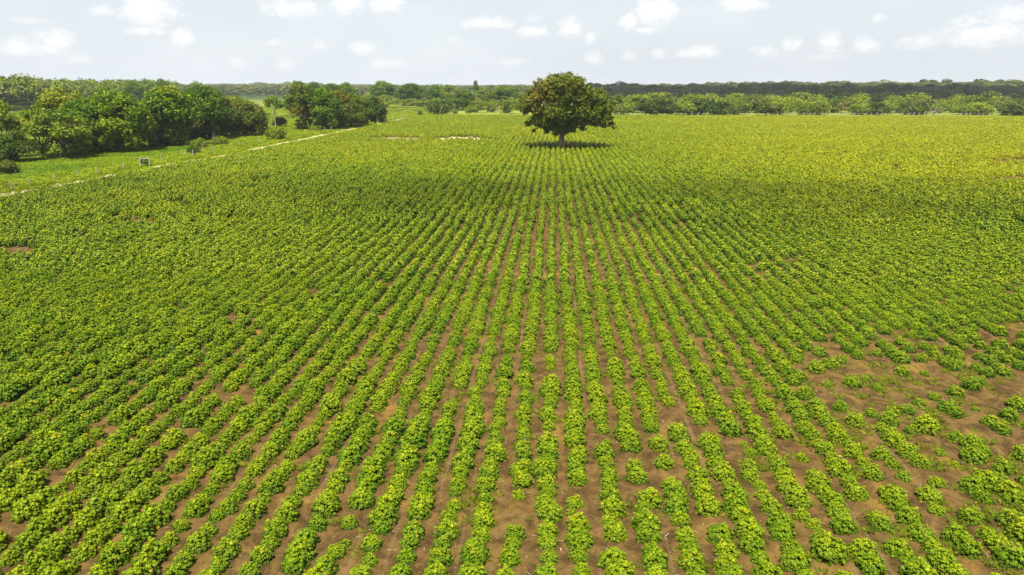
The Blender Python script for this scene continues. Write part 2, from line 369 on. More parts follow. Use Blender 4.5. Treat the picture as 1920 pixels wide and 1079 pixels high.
# ------------------------------------------------------------------ scatter helper (for "stuff" only)
def scatter(name, pos, rz, sc, idx, protos, attrs=None, tilt=None):
    n = len(pos)
    pm = bpy.data.meshes.new(name); pm.vertices.add(n); pm.vertices.foreach_set('co', np.asarray(pos, np.float32).ravel())
    rot = np.zeros((n, 3), np.float32); rot[:, 2] = rz
    if tilt is not None: rot[:, :2] = tilt
    sc = np.asarray(sc, np.float32); sc = np.repeat(sc[:, None], 3, 1) if sc.ndim == 1 else sc
    for nm, ty, dat in (('rot', 'FLOAT_VECTOR', rot), ('scl', 'FLOAT_VECTOR', sc)):
        a = pm.attributes.new(nm, ty, 'POINT'); a.data.foreach_set('vector', np.ascontiguousarray(dat, np.float32).ravel())
    a = pm.attributes.new('vi', 'INT', 'POINT'); a.data.foreach_set('value', np.asarray(idx, np.int32))
    for k, v in (attrs or {}).items():
        a = pm.attributes.new(k, 'FLOAT', 'POINT'); a.data.foreach_set('value', np.asarray(v, np.float32))
    src = bpy.data.collections.new(name+'_source')
    for q, me in enumerate(protos):
        o = bpy.data.objects.new('%s_shape_%02d' % (name, q), me); src.objects.link(o)
    ng = bpy.data.node_groups.new(name, 'GeometryNodeTree')
    ng.interface.new_socket('Geometry', in_out='INPUT', socket_type='NodeSocketGeometry')
    ng.interface.new_socket('Geometry', in_out='OUTPUT', socket_type='NodeSocketGeometry')
    N = ng.nodes; L = ng.links
    gi = N.new('NodeGroupInput'); go = N.new('NodeGroupOutput'); ip = N.new('GeometryNodeInstanceOnPoints')
    ci = N.new('GeometryNodeCollectionInfo'); ci.inputs['Collection'].default_value = src
    ci.inputs['Separate Children'].default_value = True; ci.inputs['Reset Children'].default_value = True
    def na(nm, ty):
        a = N.new('GeometryNodeInputNamedAttribute'); a.data_type = ty; a.inputs['Name'].default_value = nm
        return a.outputs['Attribute']
    L.new(gi.outputs[0], ip.inputs['Points']); L.new(ci.outputs[0], ip.inputs['Instance'])
    ip.inputs['Pick Instance'].default_value = True
    L.new(na('vi', 'INT'), ip.inputs['Instance Index']); L.new(na('rot', 'FLOAT_VECTOR'), ip.inputs['Rotation'])
    L.new(na('scl', 'FLOAT_VECTOR'), ip.inputs['Scale']); L.new(ip.outputs[0], go.inputs[0])
    o = obj(name, pm); md = o.modifiers.new('scatter', 'NODES'); md.node_group = ng
    return o

# ------------------------------------------------------------------ crop plants
PALM = []
for q in range(5):                                     # five-lobed leaf, seen from above, tips drooping
    a = math.radians(-110+55*q); tip = (1.0, .92, .72)[abs(q-2)]
    if q: am = a-math.radians(27.5); PALM.append((.30*math.cos(am), .30*math.sin(am), -.02))
    PALM.append((.58*tip*math.cos(a-.16), .58*tip*math.sin(a-.16), .04)); PALM.append((.62*tip*math.cos(a), .62*tip*math.sin(a), .20))
    PALM.append((.50*tip*math.cos(a+.22), .50*tip*math.sin(a+.22), .03))
PALM.append((-.18, 0, -.02)); PALM = np.array(PALM)
TRI = np.array([[-.35, -.12, 0], [.1, -.52, .12], [.55, 0, .2], [.1, .52, .12], [-.35, .12, 0]])
def dome(n, r, h, ry=None):
    """leaf positions on and inside a lumpy dome, with outward directions"""
    u = rng.normal(size=(n, 3)); u[:, 2] = np.abs(u[:, 2])*.9+.02; u = norm(u)
    rad = 1-np.abs(rng.normal(size=n))*.16-(rng.random(n) < .22)*rng.random(n)*.5
    lob = 1+.16*np.sin(u[:, 0]*7+u[:, 1]*5+rng.random()*6)*np.cos(u[:, 1]*6+rng.random()*6)
    q = u*(rad*lob)[:, None]
    return q*np.array([r, ry or r, h])+np.array([0, 0, h*.06]), u, rad
def crop_mesh(name, n, r, h, size, shape, ry=None, stems=True):
    G = Geo(); c, u, rad = dome(n, r, h, ry)
    nr_ = u*.55+np.array([0, 0, .85])+rng.normal(size=(n, 3))*.42
    ti = np.clip(-.12+.88*np.clip(c[:, 2]/h, 0, 1)+rng.normal(size=n)*.11-(rad < .6)*.2, 0, 1)  # young tops paler; low and inner leaves darkened, shade painted into the tint
    hu = (rng.random(n) < .03)*rng.uniform(.3, .8, n)
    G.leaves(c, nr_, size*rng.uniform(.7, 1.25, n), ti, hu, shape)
    if stems:
        for _ in range(9):
            e = c[rng.integers(n)]*.85; G.tube([[e[0]*.1, e[1]*.1, 0], [e[0]*.5, e[1]*.5, e[2]*.6], e], [.012, .008, .004], 4, .2)
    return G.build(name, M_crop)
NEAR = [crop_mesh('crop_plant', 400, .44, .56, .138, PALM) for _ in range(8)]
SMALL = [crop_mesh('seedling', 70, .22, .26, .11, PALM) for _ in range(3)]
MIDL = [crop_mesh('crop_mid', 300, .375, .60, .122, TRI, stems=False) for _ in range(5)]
def far_mesh():
    G = Geo()
    for dy in (-.45, 0, .45):
        n = 110; s_ = rng.uniform(.8, 1.15); c, u, rad = dome(n, .315*s_, .60*s_, .42); c = c+np.array([rng.normal()*.06, dy+rng.normal()*.05, 0])
        G.leaves(c, u*.6+np.array([0, 0, .8])+rng.normal(size=(n, 3))*.42, .155*rng.uniform(.7, 1.25, n), np.clip(-.12+.88*np.clip(c[:, 2]/.58, 0, 1)+rng.normal(size=n)*.10, 0, 1), (rng.random(n) < .04)*.5, TRI)  # tint by height: young leaves on top, painted shade towards the foot
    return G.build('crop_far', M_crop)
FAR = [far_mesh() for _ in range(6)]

BARE = [(1489, 690), (1540, 640), (1600, 668), (1633, 668), (1712, 676), (1779, 690), (1861, 702), (1960, 700), (2100, 720), (2100, 800), (1960, 800), (1900, 840),
        (1806, 850), (1752, 840), (1698, 790), (1617, 768), (1563, 758), (1500, 730)]
def in_poly(px, py, poly):
    r = np.zeros(px.shape, bool); n = len(poly)
    for a in range(n):
        (x1, y1), (x2, y2) = poly[a], poly[(a+1) % n]
        r ^= ((y1 > py) != (y2 > py)) & (px < (x2-x1)*(py-y1)/(y2-y1+1e-9)+x1)
    return r
GAPS = [(260,412,30,5),(145,440,25,5),(568, 993, 14, 9), (632, 1003, 16, 12), (666, 1022, 16, 12), (834, 860, 10, 6), (818, 913, 9, 5), (893, 854, 13, 13), (867, 955, 11, 9), (924, 965, 12, 15),
        (985, 914, 9, 6), (975, 985, 9, 5), (1037, 943, 14, 9), (1105, 984, 18, 19), (1139, 822, 10, 10), (1211, 916, 10, 5), (1222, 966, 10, 4), (1235, 822, 10, 6),
        (1392, 831, 9, 7), (1416, 864, 9, 8), (1508, 871, 10, 6), (1604, 993, 16, 12), (1711, 909, 14, 10), (1768, 978, 24, 36), (1800, 950, 26, 24), (1835, 982, 20, 18),
        (1755, 833, 22, 14), (1795, 880, 26, 26), (1850, 880, 20, 14), (718, 664, 6, 4), (706, 730, 8, 5), (812, 625, 5, 4), (834, 652, 8, 6), (846, 730, 12, 24), (834, 756, 10, 12),
        (889, 712, 8, 5), (941, 660, 7, 6), (766, 811, 10, 7), (1231, 658, 8, 6), (1276, 790, 10, 12), (1284, 622, 6, 5), (1086, 727, 8, 4), (1205, 600, 8, 5), (892, 516, 6, 5),
        (940, 524, 7, 6), (1113, 548, 6, 3), (1003, 488, 5, 3), (595, 547, 26, 7), (450, 592, 22, 8), (330, 577, 18, 6), (1770, 561, 16, 7), (1425, 549, 16, 4), (335, 381, 22, 5),
        (490, 340, 22, 4), (35, 468, 40, 10), (1680, 316, 9, 6), (832, 261, 26, 3.4), (868, 259, 36, 4.2), (905, 262.5, 24, 2.8), (745, 260, 60, 4), (15, 985, 25, 12), (230, 405, 30, 5), (1900, 300, 60, 5), (1885, 333, 50, 5),
        (1655, 290, 20, 3), (1900, 610, 30, 12), (1880, 635, 40, 10), (1420, 760, 14, 4), (790, 553, 10, 5), (1470, 905, 8, 8), (1340, 905, 6, 4), (1860, 1030, 14, 10), (1560, 1060, 8, 8)]
LONE = P(1053, 281)
K, YY, JJ = [], [], []
def rows(y0, y1, step, seed):
    r = np.random.default_rng(seed); xs, yy = [], []
    for k_ in range(-260, 300):
        y = np.arange(y0+r.random()*step, y1, step); y = y+r.normal(size=len(y))*step*.13
        x = k_+.11*(fbm(y/7.+k_*17.3, y*0+k_, 21, 2)-.5)*2+r.normal(size=len(y))*.045
        xs.append(x); yy.append(y)
    X = np.concatenate(xs); Y = np.concatenate(yy)
    px, py, zc = proj(X, Y, .3)
    k = (px > -170) & (px < 2090) & (py < 1190) & (X > edge_x(Y)+.4) & (Y < YFAR-.5)
    return X[k], Y[k], px[k], py[k], zc[k]
def keep_mask(X, Y, px, py, seed):
    r = np.random.default_rng(seed+100)
    k = ~in_poly(px+r.normal(size=len(px))*9, py+r.normal(size=len(px))*6, BARE); rag_ = fbm(X*1.3, Y*1.1, 71, 2)
    for (a, b, c_, d_) in GAPS: k &= np.hypot((px-a)/c_, (py-b)/d_) > .72+.5*rag_
    k &= np.hypot(X-LONE[0], Y-LONE[1]) > 1.6
    near = (Y < 75) & (X > -14) & (X < 26)
    patchy = fbm(X/2.3, Y/2.6, 55, 3)
    p = np.where(near, np.where(X > -5, .03, .015)+.40*sstep(.66, .80, patchy), .012+.25*sstep(.72, .82, patchy))
    p = np.where((Y > 72), .01+.5*sstep(.68, .80, fbm(X/4., Y/5., 58, 3))*sstep(1150, 1500, px), p)
    right = sstep(9, 15, X)*sstep(46, 30, Y); p = p+right*.13
    return k & (r.random(len(X)) > p)
def size_at(X, Y):
    dense = sstep(58, 78, Y); left = sstep(-4, -11, X); right = sstep(14, 26, X)*sstep(30, 44, Y)
    low = 1-.10*sstep(.5, .75, fbm(X/5., Y/6., 91, 2))
    wdt = (.86+.10*np.maximum(left, right)*(1-dense)*sstep(40, 30, Y)+.04*sstep(34, 40, Y)+.15*dense)*low
    hgt = (.92+.22*left+.34*dense)*low
    return wdt, hgt
def yel_at(X, Y, px, py):
    y = .75*sstep(1100, 1600, px)*sstep(430, 300, py)+.30*sstep(340, 260, py)
    y = y+.30*sstep(.52, .7, fbm(X/16., Y/24., 13, 3))*sstep(40, 80, Y)
    y = np.maximum(y, ell(px, py, [(745, 259, 60, 6, .9), (1880, 325, 80, 14, .95), (1300, 228, 300, 6, .7), (240, 372, 60, 10, .55), (300, 395, 60, 7, .45), (130, 395, 50, 8, .4)], .6))
    return np.clip(y*(.65+.7*fbm(X/3., Y/3., 31, 2)), 0, 1)
# nearest rows: individual plants for the 300 that show largest, the rest one mass
X, Y, px, py, zc = rows(13, 34, .64, 1); k = keep_mask(X, Y, px, py, 1); X, Y, px, py, zc = X[k], Y[k], px[k], py[k], zc[k]
extra = [(1690,699,.8),(1596,719,.9),(1621,710,.5),(1644,727,.5),(1548,721,.5),(1499,707,.8),(1556,684,.9),(1529,692,.95),(1535,662,.8),(1732,700,.5),
 (1798,684,.6),(1790,738,.85),(1820,723,.9),(1836,715,.7),(1750,745,.6),(1722,756,.62),(1777,768,.9),(1789,775,.75),(1828,767,.42),(1735,803,1.1),
 (1790,822,.7),(1855,794,.8),(1877,806,.8),(1890,781,.85),(1907,762,1.),(1740,934,.85),(1843,908,1.05),(1788,872,.45),(648,1021,.45),(1070,961,.42),
 (1138,829,.42),(1405,849,.55),(1217,941,.95),(1030,966,.9),(1394,832,.38),(1700,770,.7),(1665,790,.85),(1672,775,.7),(1760,850,.5),(1820,835,.9),(1835,850,.85),(1880,880,.8)]
E = np.array([[*P(a, b+7, 0)[:2], s_] for a, b, s_ in extra])
d2 = np.array([np.min(np.hypot(X-e[0], Y-e[1])) for e in E])
if len(X):
    keep = np.ones(len(X), bool)
    for e in E[:, :2]: keep &= np.hypot(X-e[0], Y-e[1]) > .42
    X, Y = X[keep], Y[keep]
wd, ht = size_at(X, Y); r_ = rng.uniform(.74, 1.2, len(X))
rag = .72+.36*fbm(X/1.1, Y/1.3, 66, 2)*1.2; wd = wd*r_*np.clip(rag, .72, 1.15); ht = ht*r_*np.clip(rag, .75, 1.1)
A = np.stack([X, Y, wd, ht], -1); A = np.concatenate([A, np.stack([E[:, 0], E[:, 1], E[:, 2], E[:, 2]], -1)])
px, py, zc = proj(A[:, 0], A[:, 1], .3); vis = (px > -15) & (px < 1935) & (py < 1100)
show = np.where(vis, A[:, 2]*A[:, 3]/zc**2, 0); order = np.argsort(-show); A = A[order]; px = px[order]; py = py[order]
nI = 296
SPECIAL = {(1217, 941): 'round dark green crop bush standing alone on bare soil between two row ends',
           (1070, 961): 'tiny low seedling on bare soil beside a lone row end',
           (648, 1021): 'very small crop sprig just above a wide two-lobed bush',
           (1843, 908): 'large round crop bush alone among weeds with dark shadow on its left',
           (1740, 934): 'medium round crop bush at the edge of an orange silt puddle mark',
           (1030, 966): 'crop bush that stands out of line at the start of its row'}
sp_pos = {k_: P(k_[0], k_[1]+7)[:2] for k_ in SPECIAL}
def crop_label(a, x, y):
    for k_, q in sp_pos.items():
        if abs(a[0]-q[0]) < .02 and abs(a[1]-q[1]) < .02: return SPECIAL[k_]
    if a[2] < .6: return 'small thin young crop plant on bare brown soil'
    if a[0] > 8.: return 'bushy green crop plant among gappy rows on weedy bare ground'
    if a[0] < -7.: return 'wide leafy crop plant crowded against its neighbours in closed rows'
    return 'yellow green leafy crop plant in an open row with brown soil beside it'
near_i = np.zeros(len(A), bool); near_i[:nI] = True
for j in range(len(A)):                       # the special ones always count as individuals
    for q in sp_pos.values():
        if abs(A[j, 0]-q[0]) < .02 and abs(A[j, 1]-q[1]) < .02: near_i[j] = True
for j in np.nonzero(near_i)[0]:
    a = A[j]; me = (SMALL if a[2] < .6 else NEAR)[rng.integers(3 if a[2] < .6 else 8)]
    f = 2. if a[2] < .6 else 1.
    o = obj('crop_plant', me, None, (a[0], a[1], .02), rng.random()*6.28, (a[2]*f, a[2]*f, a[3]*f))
    tag(o, crop_label(a, px[j], py[j]), 'crop plant', 'crop plants nearest the camera')
B = A[~near_i]; pos = [np.stack([B[:, 0], B[:, 1], np.full(len(B), .02)], -1)]; scs = [np.stack([B[:, 2], B[:, 2], B[:, 3]], -1)]
ids = [rng.integers(0, 8, len(B))]; yl = [np.zeros(len(B))]; rzs = [rng.random(len(B))*6.28]
X, Y, px, py, zc = rows(34, 62, .60, 2); k = keep_mask(X, Y, px, py, 2)
for e in E[:, :2]: k &= np.hypot(X-e[0], Y-e[1]) > .5
X, Y, px, py = X[k], Y[k], px[k], py[k]
wd, ht = size_at(X, Y); r_ = rng.uniform(.82, 1.18, len(X)); n = len(X)
pos.append(np.stack([X, Y, np.full(n, .01)], -1)); scs.append(np.stack([wd*r_, wd*r_, ht*r_], -1)); ids.append(np.where(Y < 44, rng.integers(0, 8, n), rng.integers(8, 13, n)))
yl.append(yel_at(X, Y, px, py)); rzs.append(rng.random(n)*6.28)
X, Y, px, py, zc = rows(62, YFAR, 1.35, 3); k = keep_mask(X, Y, px, py, 3); X, Y, px, py = X[k], Y[k], px[k], py[k]
wd, ht = size_at(X, Y); r_ = rng.uniform(.82, 1.2, len(X)); n = len(X)
pos.append(np.stack([X, Y, np.full(n, .0)], -1)); scs.append(np.stack([wd*r_, r_, ht*r_], -1)); ids.append(rng.integers(13, 19, n))
yl.append(yel_at(X, Y, px, py)); rzs.append(rng.integers(0, 2, n)*math.pi+rng.normal(size=n)*.12)
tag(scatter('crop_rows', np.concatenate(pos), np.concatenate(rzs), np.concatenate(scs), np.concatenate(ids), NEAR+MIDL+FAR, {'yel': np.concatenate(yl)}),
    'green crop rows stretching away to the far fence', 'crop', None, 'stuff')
print('crop instances', sum(map(len, pos)))

# ------------------------------------------------------------------ grass, weeds, straw
def tuft(name, n, h, spread, mat, wdt=.012, lean=.5):
    G = Geo(); a = rng.random(n)*6.28; r = np.sqrt(rng.random(n))*spread; hh = h*rng.uniform(.45, 1.1, n)
    b = np.stack([r*np.cos(a), r*np.sin(a), np.zeros(n)], -1); az_ = a+rng.normal(size=n)*.8; l = lean*rng.uniform(.2, 1.2, n)*hh
    m1 = b+np.stack([np.cos(az_)*l*.35, np.sin(az_)*l*.35, hh*.65], -1); tip = b+np.stack([np.cos(az_)*l, np.sin(az_)*l, hh*rng.uniform(.7, 1, n)], -1)
    sd_ = np.stack([-np.sin(az_), np.cos(az_), np.zeros(n)], -1)*wdt
    v = np.stack([b-sd_, b+sd_, m1+sd_*.8, tip, m1-sd_*.8], 1)
    G.add(v.reshape(-1, 3), np.arange(n*5).reshape(n, 5), np.repeat(rng.random(n), 5), np.repeat((rng.random(n) < .15)*.7, 5))
    return G.build(name, mat)
TUFT = [tuft('weed_tuft', 26, .20, .10, M_weed, .007, .9) for _ in range(4)]+[tuft('weed_mat', 40, .07, .22, M_weed, .009, 1.5) for _ in range(2)]
WEED = [(1644,730,20,14,1),(1680,745,40,20,.7),(1730,770,60,20,.6),(1790,850,60,40,.9),(1700,725,50,16,.5),(1560,715,40,24,.7),(880,960,40,30,.8),(800,830,20,12,.5),(1180,835,30,20,.5),
        (1060,870,14,60,.3),(1180,960,26,20,.7),(1000,830,40,20,.25),(848,735,30,24,.7),(700,880,50,30,.3),(885,640,24,40,.8),(1210,560,25,20,.6),(1430,870,30,26,.6),(1850,930,60,40,.8),
        (1265,1040,12,30,.6),(1830,710,60,20,.5),(1410,1000,24,20,.3),(340,575,30,12,1),(500,545,50,16,.8),(590,560,30,14,.5),(780,560,30,14,.5),(1100,800,30,14,.4),(630,1050,60,40,.25),(1590,880,40,20,.4)]
n = 34000; X = rng.uniform(-30, 38, n); Y = 13+rng.random(n)**1.4*50
px, py, zc = proj(X, Y); wgt = ell(px, py, WEED, .5)+.22*sstep(.50, .75, fbm(X/1.4, Y/1.4, 44, 3))+.02+.35*1.6*sstep(6, 12, X)*sstep(.42, .62, fbm(X/1.3, Y/1.6, 45, 3))
fur = .25+.75*np.abs(((X+.5) % 1)-.5)*2
k = (px > -60) & (px < 1980) & (py < 1120) & (rng.random(n) < wgt*1.1*fur); X, Y = X[k], Y[k]; n = len(X)
tag(scatter('weeds', np.stack([X, Y, np.full(n, .03)], -1), rng.random(n)*6.28, rng.uniform(.6, 1.5, n), rng.integers(0, 6, n), TUFT),
    'sparse grass weeds on the bare soil between crop rows', 'weeds', None, 'stuff')
G = Geo(); n = 3600; X = rng.uniform(-24, 32, n); Y = 14+rng.random(n)**1.5*34; near = np.abs(((X) % 1)-.5) < .3; X, Y = X[near], Y[near]; n = len(X)
L = rng.uniform(.02, .10, n); a = rng.random(n)*3.14+.4; zz = .085+rng.random(n)*.03
dv = np.stack([np.cos(a), np.sin(a), rng.normal(size=n)*.15], -1)*L[:, None]; sv = np.stack([-np.sin(a), np.cos(a), np.zeros(n)], -1)*rng.uniform(.003, .008, n)[:, None]
c = np.stack([X, Y, zz], -1); v = np.stack([c-dv-sv, c-dv+sv, c+dv*rng.uniform(.6, 1, n)[:, None]+sv, c+dv-sv], 1)
G.add(v.reshape(-1, 3), np.arange(n*4).reshape(n, 4), np.repeat(rng.random(n), 4))
m, t = new_mat('straw'); out(t, finish(t, t.mix(t.attr('tint'), (.26, .18, .09), (.62, .52, .36)), .9, .1).outputs[0])
tag(obj('straw_litter', G.build('straw_litter', m)), 'pale dry straw bits lying on the soil', 'straw', None, 'stuff')

G = Geo(); n = 7000; X = rng.uniform(-22, 30, n); Y = 14+rng.random(n)**1.4*26; rr_ = rng.uniform(.012, .045, n)*(1+(rng.random(n) < .06)); c = np.stack([X, Y, np.full(n, .07)], -1)
oc = np.array([[1, 0, 0], [0, 1, 0], [-1, 0, 0], [0, -1, 0], [0, 0, .8], [0, 0, -1.6]]); of = np.array([[0, 1, 4], [1, 2, 4], [2, 3, 4], [3, 0, 4], [1, 0, 5], [2, 1, 5], [3, 2, 5], [0, 3, 5]])
v = c[:, None]+oc[None]*rr_[:, None, None]*rng.uniform(.6, 1.3, (n, 6, 1)); G.add(v.reshape(-1, 3), (of[None]+np.arange(n)[:, None, None]*6).reshape(-1, 3), np.repeat(rng.random(n), 6))
m, t = new_mat('clod_earth'); out(t, finish(t, t.mix(t.attr('tint'), (.060, .036, .014), (.21, .135, .055)), .95, .1).outputs[0])
tag(obj('soil_crumbs', G.build('soil_crumbs', m)), 'loose earth crumbs lying between the crop rows', 'soil crumbs', None, 'stuff')

# verge: grass left of the track, rough herbs up to the trees
VT = [tuft('verge_tuft', 46, .38, .42, M_grass, .03, .8) for _ in range(4)]
HB = []
for _ in range(4):
    G = Geo(); c, u, rad = dome(150, .65, .38); G.leaves(c, u*.3+np.array([0, 0, 1.])+rng.normal(size=(150, 3))*.3, .15*rng.uniform(.7, 1.3, 150), np.clip(rng.normal(.45, .15, 150), 0, 1), None, TRI)
    HB.append(G.build('verge_herb', M_grass))
n = 60000; j = rng.integers(0, len(TRACK), n); side = rng.random(n)
offs = np.where(side < .84, -rng.random(n)**.8*34-1.5, rng.uniform(-2., 2.6, n)); q = TRACK[j]+nn[j]*offs[:, None]+rng.normal(size=(n, 2))*.4
X, Y = q[:, 0], q[:, 1]; px, py, zc = proj(X, Y, .1)
tsand = ell(px, py, SANDY, .5); ontrack = np.abs(offs) < 1.7
k = (px > -180) & (px < 1000) & (py < 480) & (X < edge_x(Y)+.3) & ~(ontrack & (rng.random(n) < .8+tsand*1.2)) & (zc < 330)
X, Y, offs, px, py = X[k], Y[k], offs[k], px[k], py[k]; n = len(X)
dk = sstep(-7, -11, offs)*sstep(520, 300, px)
herb = rng.random(n) < .4+.5*dk
tag(scatter('verge_grass', np.stack([X, Y, np.zeros(n)], -1), rng.random(n)*6.28, rng.uniform(.6, 1.25, n)*np.where(np.abs(offs) < 2, .55, 1), np.where(herb, rng.integers(0, 4, n), 4+rng.integers(0, 4, n)), HB+VT,
    {'yel': np.clip(dk*.75*(.5+fbm(X/6., Y/6., 5, 2)), 0, 1)}), 'bright green rough grass between the dirt track and the trees', 'grass', None, 'stuff')

n = 60000; X = rng.uniform(-330, -20, n); Y = rng.uniform(95, 420, n); px, py, zc = proj(X, Y, .1)
d_tr = X-np.interp(Y, TRACK[:, 1], TRACK[:, 0]); k = (px > -200) & (px < 1000) & (d_tr < -26) & (fbm(X/9., Y/9., 61, 3) > .42)
X, Y, zc = X[k], Y[k], zc[k]; n = len(X); f = rng.uniform(.7, 1.6, n)
tag(scatter('meadow_grass', np.stack([X, Y, np.zeros(n)], -1), rng.random(n)*6.28, np.stack([f*1.5, f*1.5, f*.7], -1), np.where(rng.random(n) < .6, rng.integers(0, 4, n), 4+rng.integers(0, 4, n)), HB+VT,
    {'yel': .7*sstep(.45, .65, fbm(X/22., Y/22., 62, 3))}), 'rough meadow grass behind the left tree row', 'grass', None, 'stuff')

# ------------------------------------------------------------------ trees
def limb(G, a, b, r0, r1, bend=.12, n=5, sides=6):
    a = np.array(a, float); b = np.array(b, float); tt = np.linspace(0, 1, n)[:, None]
    L = np.linalg.norm(b-a); o = rng.normal(size=3)*L*bend; o[2] = abs(o[2])*.4
    pts = a+(b-a)*tt+o*np.sin(tt*math.pi)+np.array([0, 0, -1])*L*.06*np.sin(tt*math.pi)
    G.tube(pts, r0+(r1-r0)*tt[:, 0]**.8, sides)
    return pts
def tree_parts(lobes, H_, fork, r0, mat_l, mat_b, leaf, dens, lean=0., bare=0, tag_='tree', trunks=1, hue=.15, flat=.72):
    """lobes: (x,y,z,r,hue). Returns crown mesh and trunk mesh."""
    C = Geo(); T = Geo(); L = np.array([l[:4] for l in lobes]); hh = [l[4] if len(l) > 4 else -1 for l in lobes]
    top = np.array([lean*H_*.5, 0, fork])
    for q in range(trunks):
        b0 = np.array([0, 0, -.1]) if q == 0 else np.array([rng.normal()*.5, rng.normal()*.5, -.1])
        tp_ = top+(rng.normal(size=3)*np.array([.5, .5, .3]) if q else 0)
        nseg = 6; tt = np.linspace(0, 1, nseg)[:, None]; pts = b0+(tp_-b0)*tt+np.sin(tt*3)*rng.normal(size=3)*np.array([.12, .12, 0])
        rr_ = r0*(1.35-.5*tt[:, 0]**.4)*(1 if q == 0 else .6); rr_[0] *= 1.25; T.tube(pts, rr_, 9)
    order = np.argsort(L[:, 2]); K_ = max(4, min(7, len(L)//5))
    az_ = np.arctan2(L[:, 1]-top[1], L[:, 0]-top[0])
    grp = ((az_+math.pi)/(2*math.pi)*K_).astype(int) % K_
    for g_ in range(K_):
        I = np.nonzero(grp == g_)[0]
        if not len(I): continue
        cen = L[I, :3].mean(0); mid = top+(cen-top)*.55; mid[2] = max(mid[2], fork*1.05)
        limb(T, top-np.array([0, 0, .2]), mid, r0*.62, r0*.38, .1)
        for j_ in I:
            e = L[j_, :3]; limb(T, mid, e, r0*.30, r0*.08, .13)
            for _ in range(2):
                d_ = norm(rng.normal(size=3)); limb(T, e-(e-mid)*.3, e+d_*L[j_, 3]*.8, r0*.12, r0*.03, .12, 4, 4)
    for _ in range(bare):
        e = L[rng.integers(len(L))]; limb(T, top, e[:3]+norm(rng.normal(size=3))*e[3]*1.1, r0*.35, r0*.08, .1)
    for (l, hu) in zip(L, hh):
        n_ = max(12, int(dens*l[3]**2)); u = norm(rng.normal(size=(n_, 3)))
        rad = 1-np.abs(rng.normal(size=n_))*.22; rad = np.where(rng.random(n_) < .25, rng.random(n_)**.5, rad)
        w_ = 1+.28*np.sin(u[:, 0]*5+l[0]*3)*np.sin(u[:, 2]*6+l[1]*2)+.2*np.sin(u[:, 1]*9+l[2])
        c_ = l[:3]+u*(rad*w_)[:, None]*l[3]*np.array([1, 1, flat])
        nr_ = u*.5+np.array([0, 0, .55])+rng.normal(size=(n_, 3))*.55
        h0 = hu if hu >= 0 else (rng.uniform(.2, .8) if rng.random() < hue else 0)
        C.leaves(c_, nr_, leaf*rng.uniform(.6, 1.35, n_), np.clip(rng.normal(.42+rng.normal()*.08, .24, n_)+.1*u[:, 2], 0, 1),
                 np.clip(h0+rng.normal(size=n_)*.12*(h0 > 0), 0, 1))
    return C.build(tag_+'_crown', mat_l), T.build(tag_+'_trunk', mat_b, True)
def crown_lobes(H_, R, zb, n_, rl, shape='dome'):
    o = []
    hc = (H_-zb)
    for _ in range(n_*6):
        if len(o) >= n_: break
        u = norm(rng.normal(size=3)); u[2] = u[2]*.5+.5*abs(u[2]) if rng.random() < .75 else u[2]
        f = rng.uniform(.55, .9); x, y_, z = u[0]*R*f, u[1]*R*f, zb+hc*.42+u[2]*hc*.5*rng.uniform(.7, .98)
        if shape == 'vase': s_ = .45+.75*(z-zb)/hc; x *= s_; y_ *= s_
        r_ = R*rl*rng.uniform(.75, 1.25)
        if all((x-p[0])**2+(y_-p[1])**2+(z-p[2])**2 > (r_*.55)**2 for p in o): o.append((x, y_, min(z, H_-r_*.72), r_))
    return o

# the lone tree: lobes measured from its outline, spread in depth
base = LONE; LBY = 281; zc0 = float(proj(np.array(base[0]), np.array(base[1]))[2]); mpp = zc0/F
LB = [(1055,150,17,.25),(1032,152,15,.2),(1078,152,15,.15),(1012,160,14,.6),(1096,167,13,.1),(1003,176,13,.6),(984,186,13,.35),(979,201,11,.3),(1000,200,13,.4),(1028,172,17,.35),
 (1060,175,19,.05),(1086,180,16,.2),(1110,177,13,.1),(1127,181,11,.0),(1120,196,14,0),(1139,202,10,0),(1134,217,11,0),(1110,211,14,0),(1145,233,8,.3),(1130,235,7,.2),(1085,205,16,0),
 (1055,205,18,0),(1030,205,16,.1),(1006,218,12,.1),(990,231,8,0),(1015,231,12,0),(1036,236,12,0),(1075,229,11,0),(1095,226,10,.1),(1041,251,7,0),(1056,252,5,.1),(1026,246,7,0),(1066,244,7,0),(1148,192,6,0),(1122,170,7,.1),(1064,140,8,.3),(1040,143,7,.2),(990,172,7,.4),(1142,222,8,0),(1000,245,5,0),(1020,224,13,0),(1048,220,14,0),(1070,240,10,0),(1092,240,8,0),(1050,238,11,0),(1002,226,10,.1),(1118,226,10,0),(1150,238,5,.2)]
lobes = []; e_r = 1/math.cos(YAW)
for (x, y, r, hu) in LB:
    w3 = (x-1053)*mpp; h3 = height_at(base, y)
    ext = math.sqrt(max(0., 1-((x-1060)/92)**2))*9.2*min(1., max(.18, (h3-1.5)/6.)); rm = r*mpp*.92
    ks = [0.] if r < 9 else ([-.62, 0., .62] if ext > 4 else [-.3, .3])
    for d_ in ks:
        d3 = d_*ext+rng.normal()*.4; sh = 1-.16*abs(d_)
        lobes.append((w3*sh, d3, 2+(h3-2)*(1-.10*abs(d_)), rm*rng.uniform(.85, 1.1), hu*(.7 if d_ > 0 else 1)))
cm, tm = tree_parts(lobes, 17, 3.4, .62, M_red, M_red_bark, .25, 300, tag_='lone_tree', bare=3, flat=.78)
o = empty('tree', base, YAW); tag(o, 'large spreading lone tree with reddish crown left side standing in the crop field', 'tree')
obj('crown', cm, o); obj('trunk', tm, o)

